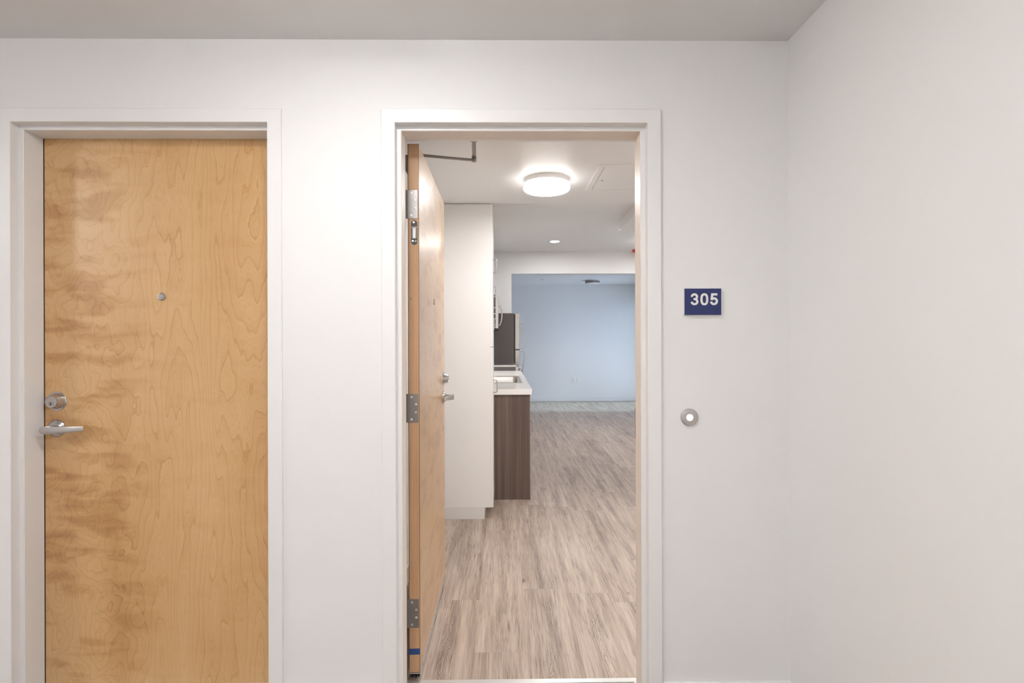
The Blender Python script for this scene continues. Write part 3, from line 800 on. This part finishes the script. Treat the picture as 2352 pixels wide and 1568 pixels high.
# base cabinets, dark wood, with worktop and sink
BX, BY0, BY1 = 0.2236, 2.618, 5.4315
ep = obj('end_panel', box(KL + 0.001, BX, BY0, BY0 + 0.019, 0.0, 0.8915), 'dwood'); tag(ep, 'dark wood end panel of the kitchen counter reaching the floor', 'panel')
names = ['left dark wood base cabinet next to the end panel', 'dark wood sink cabinet in the middle of the counter', 'dark wood base cabinet beside the range']
yy = [BY0 + 0.020, 3.24, 4.28, BY1 - 0.002]
for k in range(3):
    a, c = yy[k] + 0.0005, yy[k + 1] - 0.0005
    b0 = empty('base_cabinet', (-0.1, (a + c) / 2, 0)); tag(b0, names[k], 'cabinet', 'dark base cabinets under the worktop')
    bm = bmesh.new(); zt = 0.8915 if k != 1 else 0.70
    bx(bm, KL + 0.001, BX - 0.021, a, c, 0.10, zt)
    if k == 1: bx(bm, BX - 0.035, BX - 0.021, a, c, 0.70, 0.8915)
    obj('body', bm, 'dwood', b0)
    obj('toe_kick', box(KL + 0.001, BX - 0.08, a, c, 0.0, 0.0995), 'black', b0)
    n = 2 if c - a > 0.7 else 1
    for q in range(n):
        ya, yb = a + (c - a) * q / n + 0.0015, a + (c - a) * (q + 1) / n - 0.0015
        dr = obj('door', box(BX - 0.0205, BX - 0.001, ya, yb, 0.104, 0.887), 'dwood', b0, bevel=0.0008)
        bar_handle(dr, BX - 0.0015, yb - 0.05 if q == 0 else ya + 0.05, 0.74, 0.84, 0.029)
CT0, CT1, CX = 0.8918, 0.9397, 0.2400
sxa, sxb, sya, syb = -0.235, 0.170, 3.268, 4.242
bm = bmesh.new()
bx(bm, KL + 0.001, CX, 2.598, sya, CT0, CT1); bx(bm, KL + 0.001, CX, syb, BY1, CT0, CT1)
bx(bm, KL + 0.001, sxa, sya, syb, CT0, CT1); bx(bm, sxb, CX, sya, syb, CT0, CT1)
wt = obj('worktop', bm, 'quartz'); tag(wt, 'white stone worktop with a sink cut into it', 'worktop')
# drop-in steel sink: rim, basin walls with rounded inner corners
sk = empty('kitchen_sink', ((sxa + sxb) / 2, (sya + syb) / 2, 0.74)); tag(sk, 'stainless steel sink set into the white worktop', 'sink')
def rrect(x0, x1, y0, y1, r, n=6):
    out = []
    for cx, cy, a0 in ((x1 - r, y1 - r, 0), (x0 + r, y1 - r, PI / 2), (x0 + r, y0 + r, PI), (x1 - r, y0 + r, 1.5 * PI)):
        out += [(cx + r * math.cos(a0 + PI / 2 * i / n), cy + r * math.sin(a0 + PI / 2 * i / n)) for i in range(n + 1)]
    return out
bm = bmesh.new(); rings = []
for (d, r, z) in ((-0.012, 0.02, CT1 + 0.0005), (-0.012, 0.02, CT1 + 0.003), (0.012, 0.03, CT1 + 0.003), (0.016, 0.05, CT1 - 0.004), (0.022, 0.05, CT1 - 0.17), (0.05, 0.05, CT1 - 0.19)):
    rings.append([bm.verts.new((x, y, z)) for x, y in rrect(sxa + d, sxb - d, sya + d, syb - d, r)])
for A, B in zip(rings, rings[1:]):
    for k in range(len(A)): bm.faces.new((A[k], A[(k + 1) % len(A)], B[(k + 1) % len(A)], B[k]))
bm.faces.new(rings[-1])
obj('basin', bm, 'steel', sk, smooth=True)
obj('drain', lathe(bmesh.new(), ((sxa + sxb) / 2, (sya + syb) / 2, CT1 - 0.19), (0, 0, 1), [(0.045, 0.0003), (0.043, 0.003), (0.03, 0.002), (0, 0.001)], 32), 'nickel', sk, smooth=True)

# range: dark sided cooker standing a little proud of the worktop
RY0, RY1, RX = 5.4365, 6.195, 0.165
rg = empty('kitchen_range', (-0.1, (RY0 + RY1) / 2, 0)); tag(rg, 'dark sided cooking range with steel top between worktop and refrigerator', 'range')
obj('body', box(KL + 0.002, RX, RY0, RY1, 0.02, 0.993), 'charcoal', rg)
obj('cooktop', box(KL + 0.002, RX + 0.004, RY0, RY1, 0.9932, 1.0155), 'alu', rg, bevel=0.002)
obj('glass_top', box(KL + 0.012, RX - 0.006, RY0 + 0.010, RY1 - 0.010, 1.0156, 1.0176), 'charcoal', rg, bevel=0.0008)
for k, (gx, gy) in enumerate(((-0.27, 5.63), (-0.27, 6.0), (-0.02, 5.63), (-0.02, 6.0))):
    obj('burner', lathe(bmesh.new(), (gx, gy, 1.0176), (0, 0, 1), [(0.085, 0), (0.085, 0.001), (0, 0.001)], 32), 'black', rg)
obj('control_panel', box(RX + 0.0005, RX + 0.030, RY0, RY1, 0.935, 0.9925), 'steel', rg, bevel=0.003)
for k, y in enumerate((5.50, 5.60, 5.70, 5.93, 6.03, 6.13)):
    kb = obj('knob', lathe(bmesh.new(), (RX + 0.030, y, 0.966), (1, 0, 0.35), [(0.024, 0), (0.024, 0.006), (0.019, 0.010), (0.017, 0.036), (0.013, 0.040), (0, 0.040)], 28), 'screw', rg, smooth=True)
obj('oven_door', box(RX + 0.0005, RX + 0.045, RY0 + 0.002, RY1 - 0.002, 0.22, 0.925), 'steel', rg, bevel=0.004)
obj('drawer', box(RX + 0.0005, RX + 0.040, RY0 + 0.002, RY1 - 0.002, 0.06, 0.21), 'steel', rg, bevel=0.004)
oh = obj('oven_handle', sweep(bmesh.new(), [(RX + 0.044, RY0 + 0.05, 0.885), (RX + 0.080, RY0 + 0.045, 0.892), (RX + 0.105, RY0 + 0.06, 0.895), (RX + 0.110, RY0 + 0.12, 0.895), (RX + 0.110, RY1 - 0.12, 0.895),
              (RX + 0.105, RY1 - 0.06, 0.895), (RX + 0.080, RY1 - 0.045, 0.892), (RX + 0.044, RY1 - 0.05, 0.885)], (0.022, 0.03)), 'steel', rg, smooth=True)

# microwave over the range
mw = empty('microwave', (-0.25, 5.82, 1.5316)); tag(mw, 'steel microwave mounted above the range', 'microwave')
MX0, MX1, MX2 = KL + 0.001, -0.1085, -0.0717
obj('body', box(MX0, MX1, 5.452, 6.19, 1.5316, 1.974), 'charcoal', mw)
obj('door', box(MX1 + 0.0005, MX2, 5.4505, 6.0, 1.5216, 1.972), 'alu', mw, bevel=0.004)
obj('control_panel', box(MX1 + 0.0005, MX2, 6.003, 6.19, 1.5216, 1.972), 'black', mw, bevel=0.004)
for z in (1.9555, 1.805, 1.722, 1.652, 1.571, 1.5365):
    obj('side_rib', box(MX0, MX1, 5.4485, 5.4518, z - 0.006, z + 0.006), 'alu', mw)
pts = []
for k in range(15):
    a = k / 14; pts.append((MX2 + 0.012 + 0.040 * math.sin(PI * (0.10 + 0.80 * a)), 5.51, 1.835 - 0.268 * a))
pts = [(MX2 - 0.001, 5.51, 1.833)] + pts + [(MX2 - 0.001, 5.51, 1.569)]
obj('handle', sweep(bmesh.new(), pts, (0.018, 0.013), up=(0, 1, 0)), 'steel', mw, smooth=True)

# wall cabinets
UX = -0.142
def wall_cab(a, c, z0, z1, label, hz, hy):
    t = empty('wall_cabinet', (-0.28, (a + c) / 2, z0)); tag(t, label, 'cabinet', 'white wall cabinets above the counter')
    obj('body', box(KL + 0.001, UX - 0.0205, a, c, z0, z1), 'cab', t)
    m_ = (a + c) / 2
    for k, (p, q) in enumerate(((a + 0.0015, m_ - 0.0015), (m_ + 0.0015, c - 0.0015))):
        dr = obj('door', box(UX - 0.020, UX, p, q, z0 + 0.001, z1 - 0.001), 'cab', t, bevel=0.0008)
        bar_handle(dr, UX - 0.0005, q - hy if k == 0 else p + hy, hz, hz + 0.12, 0.029)
wall_cab(2.565, 4.02, 1.45, SC - 0.005, 'white wall cabinet next to the pantry', 1.49, 0.05)
wall_cab(4.024, 5.448, 1.45, KC - 0.005, 'white wall cabinet left of the microwave', 1.49, 0.05)
wall_cab(5.452, 6.19, 1.978, KC - 0.005, 'short white wall cabinet above the microwave', 2.01, 0.04)

ul = empty('added_counter_light', (-0.30, 4.0, 1.43)); tag(ul, 'slim unseen strip light added under the wall cabinets to brighten the worktop', 'strip light')  # added hidden source that brightens the worktop and sink
obj('housing', box(-0.325, -0.275, 2.75, 5.35, 1.438, 1.4495), 'white', ul, bevel=0.002)
obj('lens', box(-0.320, -0.280, 2.76, 5.34, 1.4335, 1.4378), 'lamp_strip_fill', ul)

# refrigerator
FY0, FY1, FZ = 6.2115, 6.93, 1.7678
rf = empty('refrigerator', (-0.1, (FY0 + FY1) / 2, 0)); tag(rf, 'grey sided refrigerator with steel doors past the range', 'refrigerator')
obj('cabinet', box(KL + 0.02, 0.157, FY0, FY1, 0.03, FZ), 'charcoal', rf, bevel=0.003)
obj('gasket', box(0.1572, 0.1768, FY0 + 0.012, FY1 - 0.012, 0.06, FZ - 0.012), 'black', rf)
obj('hinge_cap', box(0.10, 0.21, FY1 - 0.07, FY1 - 0.01, FZ + 0.0003, FZ + 0.014), 'black', rf, bevel=0.003)
fz = 1.2137
def fridge_door(z0, z1, h0, h1, flip):
    n = 10; bm = bmesh.new()
    A = [(0.177, FY0)] + [(0.2455 + 0.017 * math.sin(PI * i / n), FY0 + (FY1 - FY0) * i / n) for i in range(n + 1)] + [(0.177, FY1)]
    lo = [bm.verts.new((x, y, z0)) for x, y in A]; hi = [bm.verts.new((x, y, z1)) for x, y in A]
    bm.faces.new(lo); bm.faces.new(hi)
    for i in range(len(A)):
        j = (i + 1) % len(A); bm.faces.new((lo[i], lo[j], hi[j], hi[i]))
    dr = obj('door', bm, 'steel', rf, bevel=0.006)
    pts = []
    for i in range(17):
        a = i / 16
        pts.append((0.286 + 0.032 * (math.sin(PI / 2 * a) if not flip else math.cos(PI / 2 * a)), FY0 + 0.055, h1 + (h0 - h1) * a))
    base = 0.249
    pts = [(base, FY0 + 0.055, h1)] + pts + [(base, FY0 + 0.055, h0)]
    obj('handle', sweep(bmesh.new(), pts, (0.014, 0.018), up=(0, 1, 0)), 'steel', dr, smooth=True)
fridge_door(fz + 0.004, FZ - 0.002, fz + 0.018, 1.632, False)
fridge_door(0.08, fz - 0.004, 0.878, fz - 0.022, True)
obj('base_grille', box(0.1572, 0.20, FY0 + 0.01, FY1 - 0.01, 0.012, 0.075), 'black', rf)
for y in (FY0 + 0.06, FY1 - 0.06):
    for x in (-0.33, 0.10):
        obj('foot', lathe(bmesh.new(), (x, y, 0), (0, 0, 1), [(0.018, 0), (0.018, 0.030)], 16), 'black', rf)
